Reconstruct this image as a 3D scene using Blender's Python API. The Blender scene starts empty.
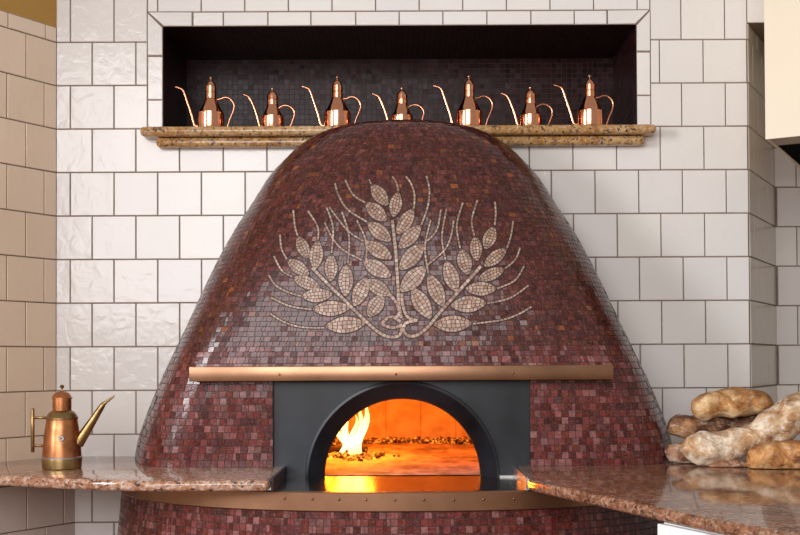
import bpy, bmesh, math, random
from math import sin, cos, pi, sqrt, radians
from mathutils import Vector, Matrix, noise
from mathutils.bvhtree import BVHTree

# ------------------------------------------------------------------ camera
F = 1100.0                 # focal length for an 800 px wide frame
D = 3.93                   # distance from camera to the back wall
TOP = 0.95                 # worktop height
ZC = TOP + 0.3305
PITCH, ROLL = radians(1.0), radians(0.26)
PY0 = 362.0 - F * math.tan(PITCH)
col = bpy.context.scene.collection
scn = bpy.context.scene
CAM = Vector((0, -D, ZC))
fw = Vector((0, cos(PITCH), sin(PITCH)))
r0 = Vector((1, 0, 0)); u0 = Vector((0, -sin(PITCH), cos(PITCH)))
RT = r0 * cos(ROLL) - u0 * sin(ROLL)
UP = r0 * sin(ROLL) + u0 * cos(ROLL)
cd = bpy.data.cameras.new('camera'); cam = bpy.data.objects.new('camera', cd); col.objects.link(cam)
cd.sensor_width = 36; cd.lens = F * 36 / 800
cd.shift_y = (PY0 - 267.5) / 800
cd.clip_start = 0.05
cam.matrix_world = Matrix(((RT.x, UP.x, -fw.x, CAM.x), (RT.y, UP.y, -fw.y, CAM.y), (RT.z, UP.z, -fw.z, CAM.z), (0, 0, 0, 1)))
scn.camera = cam

# ------------------------------------------------------------------ light
w = bpy.data.worlds.new('world'); scn.world = w; w.use_nodes = True
w.node_tree.nodes['Background'].inputs[0].default_value = (1.0, 0.93, 0.86, 1)
w.node_tree.nodes['Background'].inputs[1].default_value = 0.40
def area(name, loc, target, sx, sy, power, color):
    l = bpy.data.lights.new(name, 'AREA'); l.shape = 'RECTANGLE'; l.size = sx; l.size_y = sy
    l.energy = power; l.color = color
    o = bpy.data.objects.new(name, l); col.objects.link(o); o.location = loc
    o.rotation_euler = (Vector(target) - Vector(loc)).to_track_quat('-Z', 'Y').to_euler()
    return o
area('window_light', (-3.9, -3.3, 2.3), (-0.3, 0, 1.3), 1.0, 1.6, 190, (0.95, 0.97, 1.0))
area('front_window_light', (-1.3, -6.3, 2.75), (0.0, 0, 1.5), 3.6, 2.4, 185, (0.97, 0.95, 0.97))
vs = scn.view_settings
vs.view_transform = 'Standard'; vs.look = 'None'; vs.gamma = 1; vs.exposure = 0.0; vs.use_curve_mapping = False

R = random.Random(7)

# ------------------------------------------------------------------ helpers
def ray(px, py):
    return (fw + RT * ((px - 400) / F) + UP * (-(py - PY0) / F))
def PY(px, py, Y):            # point on the plane y = Y
    d = ray(px, py); return CAM + d * ((Y - CAM.y) / d.y)
def PZ(px, py, z):            # point on the plane z
    d = ray(px, py); return CAM + d * ((z - CAM.z) / d.z)

def tag(o, label=None, cat=None, group=None, kind=None):
    if label: o['label'] = label
    if cat: o['category'] = cat
    if group: o['group'] = group
    if kind: o['kind'] = kind
    return o
def empty(name, loc, rz=0):
    o = bpy.data.objects.new(name, None); col.objects.link(o); o.location = loc; o.rotation_euler = (0, 0, rz)
    o.empty_display_size = 0.05
    return o
def mesh_obj(name, verts, faces, mats, parent=None, midx=None, smooth=False, cols=None):
    me = bpy.data.meshes.new(name)
    me.from_pydata([tuple(v) for v in verts], [], faces)
    if not isinstance(mats, (list, tuple)): mats = [mats]
    for m in mats: me.materials.append(m)
    if midx: me.polygons.foreach_set('material_index', midx)
    if smooth: me.polygons.foreach_set('use_smooth', [True] * len(faces))
    if cols:
        a = me.color_attributes.new('tint', 'FLOAT_COLOR', 'CORNER')
        data = []
        for f, c in zip(faces, cols): data += list(c) * len(f)
        a.data.foreach_set('color', data)
    me.update()
    o = bpy.data.objects.new(name, me); col.objects.link(o)
    if parent: o.parent = parent
    return o
class MB:
    def __init__(s): s.v = []; s.f = []; s.m = []; s.c = []
    def add(s, verts, faces, mi=0, c=(1, 1, 1, 1)):
        b = len(s.v); s.v += [Vector(v) for v in verts]
        for f in faces: s.f.append([i + b for i in f]); s.m.append(mi); s.c.append(c)
    def quad(s, a, b, c, d, mi=0, col_=(1, 1, 1, 1)): s.add([a, b, c, d], [(0, 1, 2, 3)], mi, col_)
    def box(s, x0, x1, y0, y1, z0, z1, mi=0, M=None):
        vs_ = [Vector((x, y, z)) for x in (x0, x1) for y in (y0, y1) for z in (z0, z1)]
        if M: vs_ = [M @ v for v in vs_]
        s.add(vs_, [(0, 1, 3, 2), (4, 6, 7, 5), (0, 4, 5, 1), (2, 3, 7, 6), (0, 2, 6, 4), (1, 5, 7, 3)], mi)
    def lathe(s, prof, seg=32, c=(0, 0, 0), mi=0):
        vs_ = []; fs = []
        for r, z in prof:
            for k in range(seg):
                a = 2 * pi * k / seg; vs_.append((c[0] + r * cos(a), c[1] + r * sin(a), c[2] + z))
        n = len(prof)
        for i in range(n - 1):
            for k in range(seg):
                k2 = (k + 1) % seg; fs.append((i * seg + k, i * seg + k2, (i + 1) * seg + k2, (i + 1) * seg + k))
        fs.append(tuple(reversed(range(seg)))); fs.append(tuple(range((n - 1) * seg, n * seg)))
        s.add(vs_, fs, mi)
    def tube(s, pts, rad, seg=10, mi=0, flat=1.0):
        pts = [Vector(p) for p in pts]; n = len(pts); vs_ = []; fs = []
        if not isinstance(rad, (list, tuple)): rad = [rad] * n
        nrm = None
        for i, p in enumerate(pts):
            t = (pts[min(i + 1, n - 1)] - pts[max(i - 1, 0)]).normalized()
            if nrm is None:
                nrm = t.cross(Vector((0, 1, 0)));
                if nrm.length < 1e-3: nrm = t.cross(Vector((1, 0, 0)))
            nrm = (nrm - t * nrm.dot(t)).normalized(); b = t.cross(nrm)
            for k in range(seg):
                a = 2 * pi * k / seg; vs_.append(p + (nrm * cos(a) + b * sin(a) * flat) * rad[i])
        for i in range(n - 1):
            for k in range(seg):
                k2 = (k + 1) % seg; fs.append((i * seg + k, i * seg + k2, (i + 1) * seg + k2, (i + 1) * seg + k))
        fs.append(tuple(reversed(range(seg)))); fs.append(tuple(range((n - 1) * seg, n * seg)))
        s.add(vs_, fs, mi)
    def sphere(s, c, r, seg=16, rings=10, sc=(1, 1, 1), mi=0):
        prof = [(max(r * sin(pi * i / rings), 1e-5), -r * cos(pi * i / rings)) for i in range(rings + 1)]
        b = len(s.v); s.lathe(prof, seg, (0, 0, 0), mi)
        for i in range(b, len(s.v)):
            v = s.v[i]; s.v[i] = Vector((v.x * sc[0] + c[0], v.y * sc[1] + c[1], v.z * sc[2] + c[2]))
    def build(s, name, mats, parent=None, smooth=False, cols=False):
        return mesh_obj(name, s.v, s.f, mats, parent, s.m, smooth, s.c if cols else None)
def crom(pts, n=8):           # Catmull-Rom through points of any size
    out = []; N = len(pts)
    for i in range(N - 1):
        p0 = pts[max(i - 1, 0)]; p1 = pts[i]; p2 = pts[i + 1]; p3 = pts[min(i + 2, N - 1)]
        for k in range(n):
            t = k / n
            out.append(tuple(0.5 * (2 * b + (c - a) * t + (2 * a - 5 * b + 4 * c - d) * t * t + (3 * b - a - 3 * c + d) * t ** 3)
                             for a, b, c, d in zip(p0, p1, p2, p3)))
    out.append(tuple(pts[-1])); return out
def bevel(o, wd, seg=3, ang=40):
    m = o.modifiers.new('bevel', 'BEVEL'); m.width = wd; m.segments = seg; m.limit_method = 'ANGLE'; m.angle_limit = radians(ang)
    for p in o.data.polygons: p.use_smooth = True
    return o
def autosmooth(o, ang=35):
    me = o.data; bm = bmesh.new(); bm.from_mesh(me)
    for e in bm.edges:
        if len(e.link_faces) == 2 and e.calc_face_angle(0) > radians(ang): e.smooth = False
    for f in bm.faces: f.smooth = True
    bm.to_mesh(me); bm.free(); return o

# ------------------------------------------------------------------ materials
def nt(name):
    m = bpy.data.materials.new(name); m.use_nodes = True
    t = m.node_tree; b = t.nodes['Principled BSDF']; return m, t, b
def node(t, typ, **kw):
    n = t.nodes.new(typ)
    for k, v in kw.items():
        if k in n.inputs: n.inputs[k].default_value = v
        else: setattr(n, k, v)
    return n
def ramp(t, fac, stops):
    r = t.nodes.new('ShaderNodeValToRGB'); e = r.color_ramp.elements
    while len(e) < len(stops): e.new(0.5)
    for x, (p, c) in zip(e, stops): x.position = p; x.color = (*c, 1)
    t.links.new(fac, r.inputs[0]); return r.outputs[0]
def mixc(t, fac, a, b, mode='MIX'):
    m = t.nodes.new('ShaderNodeMix'); m.data_type = 'RGBA'; m.blend_type = mode
    for i, x in ((0, fac), (6, a), (7, b)):
        if hasattr(x, 'links'): t.links.new(x, m.inputs[i])
        else: m.inputs[i].default_value = x if i == 0 else (*x, 1)
    return m.outputs[2]
def noise_n(t, scale, detail=3, rough=0.55, dist=0, vec=None):
    n = node(t, 'ShaderNodeTexNoise', Scale=scale, Detail=detail, Roughness=rough, Distortion=dist)
    if vec: t.links.new(vec, n.inputs['Vector'])
    return n.outputs['Fac']
def objco(t, scale=(1, 1, 1)):
    tc = t.nodes.new('ShaderNodeTexCoord'); mp = t.nodes.new('ShaderNodeMapping'); mp.inputs['Scale'].default_value = scale
    t.links.new(tc.outputs['Object'], mp.inputs[0]); return mp.outputs[0]
def bump(t, b, fac, strength, dist=0.001):
    bn = t.nodes.new('ShaderNodeBump'); bn.inputs['Strength'].default_value = strength; bn.inputs['Distance'].default_value = dist
    t.links.new(fac, bn.inputs['Height']); t.links.new(bn.outputs[0], b.inputs['Normal'])
def simple(name, c, rough=0.5, metal=0.0, nsc=None, namt=0.15, bmp=0):
    m, t, b = nt(name); b.inputs['Roughness'].default_value = rough; b.inputs['Metallic'].default_value = metal
    v = objco(t); n = noise_n(t, nsc or 12, 4, vec=v)
    lo = tuple(x * (1 - namt) for x in c); hi = tuple(min(1, x * (1 + namt)) for x in c)
    t.links.new(ramp(t, n, [(0.3, lo), (0.7, hi)]), b.inputs['Base Color'])
    if bmp: bump(t, b, noise_n(t, (nsc or 12) * 2, 3, vec=v), bmp)
    return m
def mosaic(name, rough=0.22, fleck=(0.42, 0.17, 0.11), fa=0.5, ior=1.46):
    m, t, b = nt(name); v = objco(t)
    a = node(t, 'ShaderNodeVertexColor', layer_name='tint')
    n = noise_n(t, 70, 4, 0.6, 2.5, objco(t, (1, 1, 2.4)))
    st = ramp(t, n, [(0.54, (0, 0, 0)), (0.66, (1, 1, 1))])
    s2 = t.nodes.new('ShaderNodeMath'); s2.operation = 'MULTIPLY'; t.links.new(st, s2.inputs[0]); s2.inputs[1].default_value = fa
    c = mixc(t, s2.outputs[0], a.outputs[0], fleck)
    n2 = noise_n(t, 60, 2, 0.5, 1.5, v)
    c = mixc(t, 1.0, c, ramp(t, n2, [(0.3, (0.55, 0.55, 0.55)), (0.65, (1.1, 1.1, 1.1))]), 'MULTIPLY')
    t.links.new(c, b.inputs['Base Color'])
    b.inputs['Roughness'].default_value = rough; b.inputs['IOR'].default_value = ior
    bump(t, b, n2, 0.25, 0.0006)
    return m
M = {}
M['mosaic'] = mosaic('maroon_glass_mosaic')
M['niche_mosaic'] = mosaic('dark_glass_mosaic', 0.30, (0.07, 0.025, 0.022), 0.4, 1.3)
M['cream_mosaic'] = mosaic('cream_stone_mosaic', 0.3, (0.58, 0.42, 0.31), 0.4)
M['grout'] = simple('mosaic_grout', (0.045, 0.028, 0.024), 0.8)
M['tile_grout'] = simple('tile_grout', (0.20, 0.145, 0.11), 0.9, nsc=30)
def tilemat():
    m, t, b = nt('white_glazed_tile'); v = objco(t)
    a = node(t, 'ShaderNodeVertexColor', layer_name='tint')
    n = noise_n(t, 3, 3, vec=v)
    c = mixc(t, 1.0, a.outputs[0], ramp(t, n, [(0.3, (0.96, 0.955, 0.95)), (0.7, (1, 1, 1))]), 'MULTIPLY')
    t.links.new(c, b.inputs['Base Color']); b.inputs['Roughness'].default_value = 0.13
    b1 = noise_n(t, 22, 3, 0.5, 0.8, v); bump(t, b, b1, 0.42, 0.0035)
    return m
M['tile'] = tilemat()
def granite(name, cols_, rough=0.08):
    m, t, b = nt(name); v = objco(t)
    n = noise_n(t, 38, 8, 0.75, 0.5, v)
    c1 = ramp(t, n, [(0.30, cols_[0]), (0.43, cols_[1]), (0.55, cols_[2]), (0.70, cols_[3])])
    big = noise_n(t, 5, 3, 0.5, 1.0, objco(t, (1, 2.2, 1)))
    c1 = mixc(t, ramp(t, big, [(0.42, (0, 0, 0)), (0.62, (1, 1, 1))]), c1, mixc(t, 1.0, c1, cols_[4], 'MULTIPLY'))
    vo = node(t, 'ShaderNodeTexVoronoi', Scale=150.0); t.links.new(v, vo.inputs['Vector'])
    sp = noise_n(t, 85, 3, vec=v)
    c2 = mixc(t, ramp(t, sp, [(0.575, (0, 0, 0)), (0.63, (1, 1, 1))]), c1, (0.07, 0.045, 0.04))
    sp2 = noise_n(t, 85, 4, vec=objco(t, (1.1, 0.9, 1.3)))
    c2 = mixc(t, ramp(t, sp2, [(0.54, (0, 0, 0)), (0.61, (0.5, 0.5, 0.5))]), c2, cols_[3])
    t.links.new(c2, b.inputs['Base Color']); b.inputs['Roughness'].default_value = rough
    return m
M['granite_left'] = granite('pink_tan_granite', [(0.07, 0.04, 0.035), (0.34, 0.16, 0.085), (0.48, 0.28, 0.19), (0.70, 0.60, 0.54), (0.8, 0.65, 0.52)])
M['granite_right'] = granite('red_brown_granite', [(0.035, 0.022, 0.016), (0.19, 0.075, 0.04), (0.33, 0.15, 0.08), (0.46, 0.33, 0.25), (0.6, 0.52, 0.42)])
M['granite_ledge'] = granite('golden_granite', [(0.09, 0.05, 0.03), (0.40, 0.21, 0.09), (0.56, 0.35, 0.15), (0.66, 0.54, 0.40), (0.85, 0.72, 0.5)], 0.14)
M['brass'] = simple('brushed_bronze', (0.38, 0.205, 0.12), 0.33, 1.0, 9, 0.15)
M['bronze_dark'] = simple('screw_bronze', (0.22, 0.11, 0.06), 0.4, 1.0)
M['copper'] = simple('polished_copper', (0.80, 0.36, 0.21), 0.15, 1.0, 25, 0.08)
M['copper_old'] = simple('aged_copper', (0.50, 0.20, 0.085), 0.33, 1.0, 22, 0.35, 0.05)
M['brass_old'] = simple('aged_brass', (0.34, 0.225, 0.095), 0.33, 1.0, 25, 0.35)
M['steel'] = simple('dull_steel', (0.55, 0.53, 0.50), 0.3, 1.0)
M['iron'] = simple('blackened_iron', (0.012, 0.015, 0.020), 0.33, 0.0, 4, 0.85, 0.06)
M['iron_gloss'] = simple('black_hearth_steel', (0.012, 0.012, 0.013), 0.2, 0.0, 10, 0.4)
M['ochre'] = simple('ochre_plaster', (0.47, 0.265, 0.06), 0.8, 0, 5, 0.05)
M['cream'] = simple('cream_enamel', (0.78, 0.67, 0.51), 0.35, 0, 3, 0.02)
M['hood_trim'] = simple('brown_metal_trim', (0.42, 0.31, 0.20), 0.4, 0.3)
M['black'] = simple('black_filter', (0.003, 0.003, 0.003), 0.9); M['black'].node_tree.nodes['Principled BSDF'].inputs['IOR'].default_value = 1.1
M['white'] = simple('white_laminate', (0.82, 0.83, 0.84), 0.3, 0, 3, 0.02)
M['floor'] = simple('terracotta_floor', (0.22, 0.12, 0.08), 0.5, 0, 4, 0.2)
M['char'] = simple('charred_wood', (0.03, 0.015, 0.008), 0.9, 0, 40, 0.6, 0.6)
def brickmat():
    m, t, b = nt('fire_brick'); v = objco(t)
    br = node(t, 'ShaderNodeTexBrick', Scale=1.0); t.links.new(v, br.inputs['Vector'])
    br.inputs['Brick Width'].default_value = 0.16; br.inputs['Row Height'].default_value = 0.3; br.inputs['Mortar Size'].default_value = 0.003
    br.inputs['Color1'].default_value = (0.62, 0.45, 0.33, 1); br.inputs['Color2'].default_value = (0.58, 0.41, 0.30, 1); br.inputs['Mortar'].default_value = (0.42, 0.28, 0.2, 1)
    n = noise_n(t, 14, 5, vec=v)
    c = mixc(t, 1.0, br.outputs[0], ramp(t, n, [(0.3, (0.65, 0.62, 0.6)), (0.6, (1, 1, 1))]), 'MULTIPLY')
    t.links.new(c, b.inputs['Base Color']); b.inputs['Roughness'].default_value = 0.85; return m
M['brick'] = brickmat()
def floormat():
    m, t, b = nt('ashy_oven_floor'); v = objco(t)
    n = noise_n(t, 9, 7, 0.65, 0.6, objco(t, (1, 0.6, 1)))
    t.links.new(ramp(t, n, [(0.38, (0.16, 0.10, 0.09)), (0.50, (0.40, 0.27, 0.21)), (0.62, (0.62, 0.46, 0.36))]), b.inputs['Base Color']); b.inputs['Roughness'].default_value = 0.8
    bump(t, b, noise_n(t, 30, 5, vec=v), 0.4, 0.006); return m
M['oven_floor'] = floormat()
def emberm():
    m, t, b = nt('glowing_embers'); v = objco(t); n = noise_n(t, 45, 4, 0.7, vec=v)
    t.links.new(ramp(t, n, [(0.4, (0.02, 0.008, 0.004)), (0.65, (0.25, 0.14, 0.1))]), b.inputs['Base Color'])
    t.links.new(ramp(t, n, [(0.50, (0, 0, 0)), (0.66, (1.0, 0.25, 0.02))]), b.inputs['Emission Color']); b.inputs['Emission Strength'].default_value = 2.0
    return m
M['ember'] = emberm()
def flamem():
    m, t, b = nt('flame'); t.nodes.remove(b)
    out = t.nodes['Material Output']; tc = t.nodes.new('ShaderNodeTexCoord'); sep = t.nodes.new('ShaderNodeSeparateXYZ'); t.links.new(tc.outputs['Generated'], sep.inputs[0])
    em = t.nodes.new('ShaderNodeEmission'); em.inputs[1].default_value = 5.0
    t.links.new(ramp(t, sep.outputs[2], [(0.0, (1, 0.40, 0.05)), (0.3, (1, 0.62, 0.22)), (0.75, (1, 0.50, 0.11)), (1.0, (1, 0.22, 0.02))]), em.inputs[0])
    tr = t.nodes.new('ShaderNodeBsdfTransparent'); lw = t.nodes.new('ShaderNodeLayerWeight'); lw.inputs[0].default_value = 0.5
    fac = ramp(t, lw.outputs['Facing'], [(0.15, (0, 0, 0)), (0.85, (1, 1, 1))])
    mx = t.nodes.new('ShaderNodeMixShader'); t.links.new(fac, mx.inputs[0]); t.links.new(em.outputs[0], mx.inputs[1]); t.links.new(tr.outputs[0], mx.inputs[2])
    t.links.new(mx.outputs[0], out.inputs[0]); return m
M['flame'] = flamem()
def bread(name, pale, mid, dark, s=0.0, fl=0.5):
    m, t, b = nt(name); v = objco(t)
    n = noise_n(t, 11, 7, 0.62, 0.8, v)
    c = ramp(t, n, [(0.40 + s, pale), (0.49 + s, mid), (0.58 + s, dark)])
    n4 = noise_n(t, 38, 5, 0.7, 0.6, objco(t, (1, 1, 1.6)))
    c = mixc(t, ramp(t, n4, [(0.46, (0, 0, 0)), (0.60, (0.75, 0.75, 0.75))]), c, mid)
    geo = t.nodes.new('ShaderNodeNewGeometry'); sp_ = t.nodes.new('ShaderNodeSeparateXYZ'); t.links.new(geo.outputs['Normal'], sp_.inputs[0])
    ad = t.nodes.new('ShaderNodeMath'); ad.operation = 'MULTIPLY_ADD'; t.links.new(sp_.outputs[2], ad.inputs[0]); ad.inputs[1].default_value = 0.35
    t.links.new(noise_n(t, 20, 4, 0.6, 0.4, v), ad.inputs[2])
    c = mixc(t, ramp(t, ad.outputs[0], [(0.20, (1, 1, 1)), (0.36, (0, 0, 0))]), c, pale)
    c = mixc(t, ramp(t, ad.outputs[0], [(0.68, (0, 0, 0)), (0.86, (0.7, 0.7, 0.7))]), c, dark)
    n2 = noise_n(t, 30, 5, 0.65, 0.3, objco(t, (1, 1, 2)))
    c = mixc(t, ramp(t, n2, [(0.54, (0, 0, 0)), (0.66, (fl, fl, fl))]), c, (0.86, 0.76, 0.64))
    n3 = noise_n(t, 55, 4, 0.7, 0.3, v)
    c = mixc(t, ramp(t, n3, [(0.56, (0, 0, 0)), (0.70, (0.5, 0.5, 0.5))]), c, dark)
    t.links.new(c, b.inputs['Base Color']); b.inputs['Roughness'].default_value = 0.72
    bump(t, b, noise_n(t, 32, 6, 0.6, 1.2, v), 0.9, 0.008)
    return m

# ------------------------------------------------------------------ tiled walls
TW, TH, G = 0.1566, 0.1562, 0.0036
def tiles(mb, rects, to3, nrm, depth=0.003, base=(0.82, 0.785, 0.75), var=0.03):
    """rects (u0,u1,z0,z1) already without joint; to3(u,z) -> point on the grout plane"""
    for u0_, u1_, z0, z1 in rects:
        a, b_, c, d = u0_ + G / 2, u1_ - G / 2, z0 + G / 2, z1 - G / 2
        if b_ - a < 0.006 or d - c < 0.006: continue
        e = min(0.0016, (b_ - a) / 4)
        tx, tz = R.gauss(0, 0.004), R.gauss(0, 0.004); um, zm = (a + b_) / 2, (c + d) / 2
        lo = [to3(u, z) for u, z in ((a, c), (b_, c), (b_, d), (a, d))]
        hi = [to3(u, z) + nrm * (depth + (u - um) * tx + (z - zm) * tz) for u, z in ((a + e, c + e), (b_ - e, c + e), (b_ - e, d - e), (a + e, d - e))]
        k = 1 + R.uniform(-var, var); cc = (base[0] * k, base[1] * k * (1 + R.uniform(-.008, .008)), base[2] * k * (1 + R.uniform(-.015, .015)), 1)
        mb.add(lo + hi, [(4, 5, 6, 7), (0, 1, 5, 4), (1, 2, 6, 5), (2, 3, 7, 6), (3, 0, 4, 7)], 0, cc)
def grid(u_off, ua, ub, z_top, za, zb, half=True, k0=0):
    """running-bond rects; z_top is a course line, u_off a joint of even courses"""
    out = []
    k = math.floor((z_top - zb) / TH) - 1
    while z_top - k * TH > za:
        z1 = z_top - k * TH; z0 = z1 - TH
        off = u_off + (TW / 2 if (k + k0) % 2 else 0)
        if z0 < zb:
            i = math.floor((ua - off) / TW)
            while off + i * TW < ub:
                a, b_ = max(off + i * TW, ua), min(off + (i + 1) * TW, ub)
                if b_ > a: out.append((a, b_, max(z0, za), min(z1, zb)))
                i += 1
        k += 1
    return out
def cut(rects, h):
    out = []
    for a, b_, c, d in rects:
        if a >= h[1] or b_ <= h[0] or c >= h[3] or d <= h[2]: out.append((a, b_, c, d)); continue
        if a < h[0]: out.append((a, h[0], c, d))
        if b_ > h[1]: out.append((h[1], b_, c, d))
        m0, m1 = max(a, h[0]), min(b_, h[1])
        if d > h[3]: out.append((m0, m1, h[3], d))
        if c < h[2]: out.append((m0, m1, c, h[2]))
    return out
ZT = PY(400, 41.0, 0).z            # a course line near the top
XO = PY(92.3, 150, 0).x            # joint of even courses
XL = PY(56, 300, 0).x; XR = XO + 15 * TW + 0.002
ZMAX = 2.95
nx0, nx1 = PY(163, 80, 0).x, PY(636.6, 80, 0).x
nz1 = PY(400, 25.6, 0).z; nz0 = PY(400, 126, 0).z
bx0, bx1 = PY(147.6, 80, 0).x, PY(650.6, 80, 0).x; bz1 = PY(400, 11.2, 0).z
rz1 = PY(755, 23, 0).z             # top of the recess on the right
nB = Vector((0, -1, 0))
def toB(u, z): return Vector((u, 0, z))
mb = MB()
rc = cut(grid(XO, XL, 3.0, ZT, 0, ZMAX), (bx0, bx1, ZT - 2 * TH, bz1))
rc = cut(rc, (XR, 3.2, 0, rz1)); rc = cut(rc, (-0.72, 0.745, 0, 1.35))
tiles(mb, rc, toB, nB)
def plane(mb, u0_, u1_, z0, z1, to3, nrm=None, mi=1): mb.quad(to3(u0_, z0), to3(u1_, z0), to3(u1_, z1), to3(u0_, z1), mi)
for r in cut(cut(cut([(XL, 3.0, 0, ZMAX)], (nx0, nx1, nz0 - 0.03, nz1)), (XR, 3.2, 0, rz1)), (-0.72, 0.745, 0, 1.35)): plane(mb, *r, toB)
wb = mb.build('wall_back', [M['tile'], M['tile_grout']], cols=True); tag(wb, kind='structure')
# border of narrow tiles round the niche, mitred corners
mb = MB()
js = [PY(x, 18, 0).x for x in (193, 223.4, 268, 311, 355.8, 399.3, 443, 487, 531, 574.3, 607)]
tiles(mb, [(a, b_, nz1, bz1) for a, b_ in zip(js, js[1:])], toB, nB)
def poly_tile(pts):
    c = sum((Vector(p) for p in pts), Vector((0, 0))) / len(pts)
    ins = [Vector(p) + (c - Vector(p)).normalized() * 0.004 for p in pts]; n = len(pts)
    mb.add([Vector((p.x, 0, p.y)) for p in ins] + [Vector((p.x, -0.004, p.y)) + (Vector((c.x, 0, c.y)) - Vector((p.x, 0, p.y))).normalized() * 0.002 for p in ins],
           [tuple(range(n, 2 * n))] + [(i, (i + 1) % n, (i + 1) % n + n, i + n) for i in range(n)], 0, (0.79, 0.755, 0.72, 1))
zl = [PY(155, y, 0).z for y in (56.4, 100, 128.6)]; zr = [PY(643, y, 0).z for y in (52, 95.5, 126.5)]
poly_tile([(bx0, bz1), (nx0, nz1), (js[0], nz1), (js[0], bz1)]); poly_tile([(bx0, bz1), (bx0, zl[0]), (nx0, zl[0]), (nx0, nz1)])
poly_tile([(bx1, bz1), (nx1, nz1), (js[-1], nz1), (js[-1], bz1)]); poly_tile([(bx1, bz1), (bx1, zr[0]), (nx1, zr[0]), (nx1, nz1)])
for q in (0, 1):
    tiles(mb, [(bx0, nx0, zl[q + 1], zl[q]), (nx1, bx1, zr[q + 1], zr[q])], toB, nB)
tag(mb.build('trim_1', M['tile'], cols=True), kind='structure')

# ------------------------------------------------------------------ mosaic tesserae
def mcol(pal, k=0.35):
    c = R.choice(pal); f = R.uniform(1 - k, 1 + k); return (min(1, c[0] * f), min(1, c[1] * f), min(1, c[2] * f), 1)
RED = [(0.14, 0.022, 0.020), (0.17, 0.036, 0.034), (0.08, 0.012, 0.011), (0.22, 0.070, 0.068), (0.13, 0.024, 0.014), (0.10, 0.024, 0.027),
       (0.12, 0.019, 0.017), (0.15, 0.035, 0.03), (0.22, 0.09, 0.085)]
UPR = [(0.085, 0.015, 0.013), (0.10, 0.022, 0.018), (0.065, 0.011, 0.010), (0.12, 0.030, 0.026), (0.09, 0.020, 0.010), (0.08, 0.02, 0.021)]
DRK = [(0.030, 0.006, 0.006), (0.018, 0.004, 0.004), (0.036, 0.009, 0.009), (0.034, 0.013, 0.018), (0.022, 0.005, 0.005)]
CRM = [(0.44, 0.26, 0.18), (0.50, 0.32, 0.23), (0.38, 0.21, 0.14), (0.54, 0.38, 0.29)]
def tess(mb, a, b_, c, d, h=0.0012, tilt=0.02, pal=RED, k=0.35, gap=0.0009, mi=0):
    m = (a + b_ + c + d) / 4; n = (b_ - a).cross(d - a)
    if n.length < 1e-9: return
    n.normalize()
    if n.dot(CAM - m) < 0 and n.y > 0.2: n = -n
    e1 = (b_ - a).normalized(); e2 = (d - a).normalized(); t1, t2 = R.gauss(0, tilt), R.gauss(0, tilt)
    out = []
    for p in (a, b_, c, d):
        q = p + (m - p).normalized() * gap * 1.41
        out.append(q + n * (h + (q - m).dot(e1) * t1 + (q - m).dot(e2) * t2))
    mb.add(out, [(0, 1, 2, 3)], mi, mcol(pal, k))
def tess_plane(mb, o, eu, ev, nu, lu, lv, s=0.0205, pal=DRK, tilt=0.012):
    eu, ev = Vector(eu), Vector(ev); o = Vector(o)
    nj = max(1, round(lv / s)); ni = max(1, round(lu / s))
    for j in range(nj):
        for i in range(ni):
            p = lambda x, y: o + eu * (lu * x / ni) + ev * (lv * y / nj)
            tess(mb, p(i, j), p(i + 1, j), p(i + 1, j + 1), p(i, j + 1), tilt=tilt, pal=pal)
# the niche above the oven
ND = 0.435
mb = MB()
zb = nz0 - 0.02
for o, eu, ev, lu, lv in (((nx0, ND, zb), (1, 0, 0), (0, 0, 1), nx1 - nx0, nz1 - zb),
                          ((nx0, 0, zb), (0, 1, 0), (0, 0, 1), ND, nz1 - zb),
                          ((nx1, ND, zb), (0, -1, 0), (0, 0, 1), ND, nz1 - zb),
                          ((nx0, ND, nz1), (1, 0, 0), (0, -1, 0), nx1 - nx0, ND)):
    tess_plane(mb, o, eu, ev, None, lu, lv)
    o, eu, ev = Vector(o), Vector(eu), Vector(ev)
    mb.quad(o, o + eu * lu, o + eu * lu + ev * lv, o + ev * lv, 1)
nic = mb.build('wall_niche', [M['niche_mosaic'], M['grout']], cols=True); tag(nic, kind='structure')

# left wall, turned towards the room
AL = radians(33.0); dL = Vector((-sin(AL), -cos(AL), 0)); nL = Vector((cos(AL), -sin(AL), 0)); oL = Vector((XL, 0, 0))
def toL(u, z): return oL + dL * u + Vector((0, 0, z))
zt = ZT + 0.0545
mb = MB()
tiles(mb, grid(0.132, 0.0, 2.6, ZT, TOP - 0.02, ZT - 0.0001), toL, nL, base=(0.88, 0.70, 0.53))
tiles(mb, [(max(a, 0), min(a + TW, 2.6), ZT, zt) for a in [0.049 + TW * i for i in range(-1, 17)]], toL, nL, base=(0.90, 0.73, 0.57))
plane(mb, 0, 2.6, TOP - 0.02, zt, toL)
tag(mb.build('wall_left', [M['tile'], M['tile_grout']], cols=True), kind='structure')
mb = MB(); q = lambda u, z, n: toL(u, z) + nL * n
mb.quad(q(0, zt, 0.0015), q(2.6, zt, 0.0015), q(2.6, ZMAX, 0.0015), q(0, ZMAX, 0.0015))
tag(mb.build('wall_upper_left', M['ochre']), kind='structure')
oL2 = Vector((PY(75, 500, 0).x, 0, 0))
def toL2(u, z): return oL2 + dL * u + Vector((0, 0, z))
mb = MB()
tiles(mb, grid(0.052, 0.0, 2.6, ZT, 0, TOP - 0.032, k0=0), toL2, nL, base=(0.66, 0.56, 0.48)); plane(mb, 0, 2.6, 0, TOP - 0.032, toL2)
tag(mb.build('wall_lower_left', [M['tile'], M['tile_grout']], cols=True), kind='structure')
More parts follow.
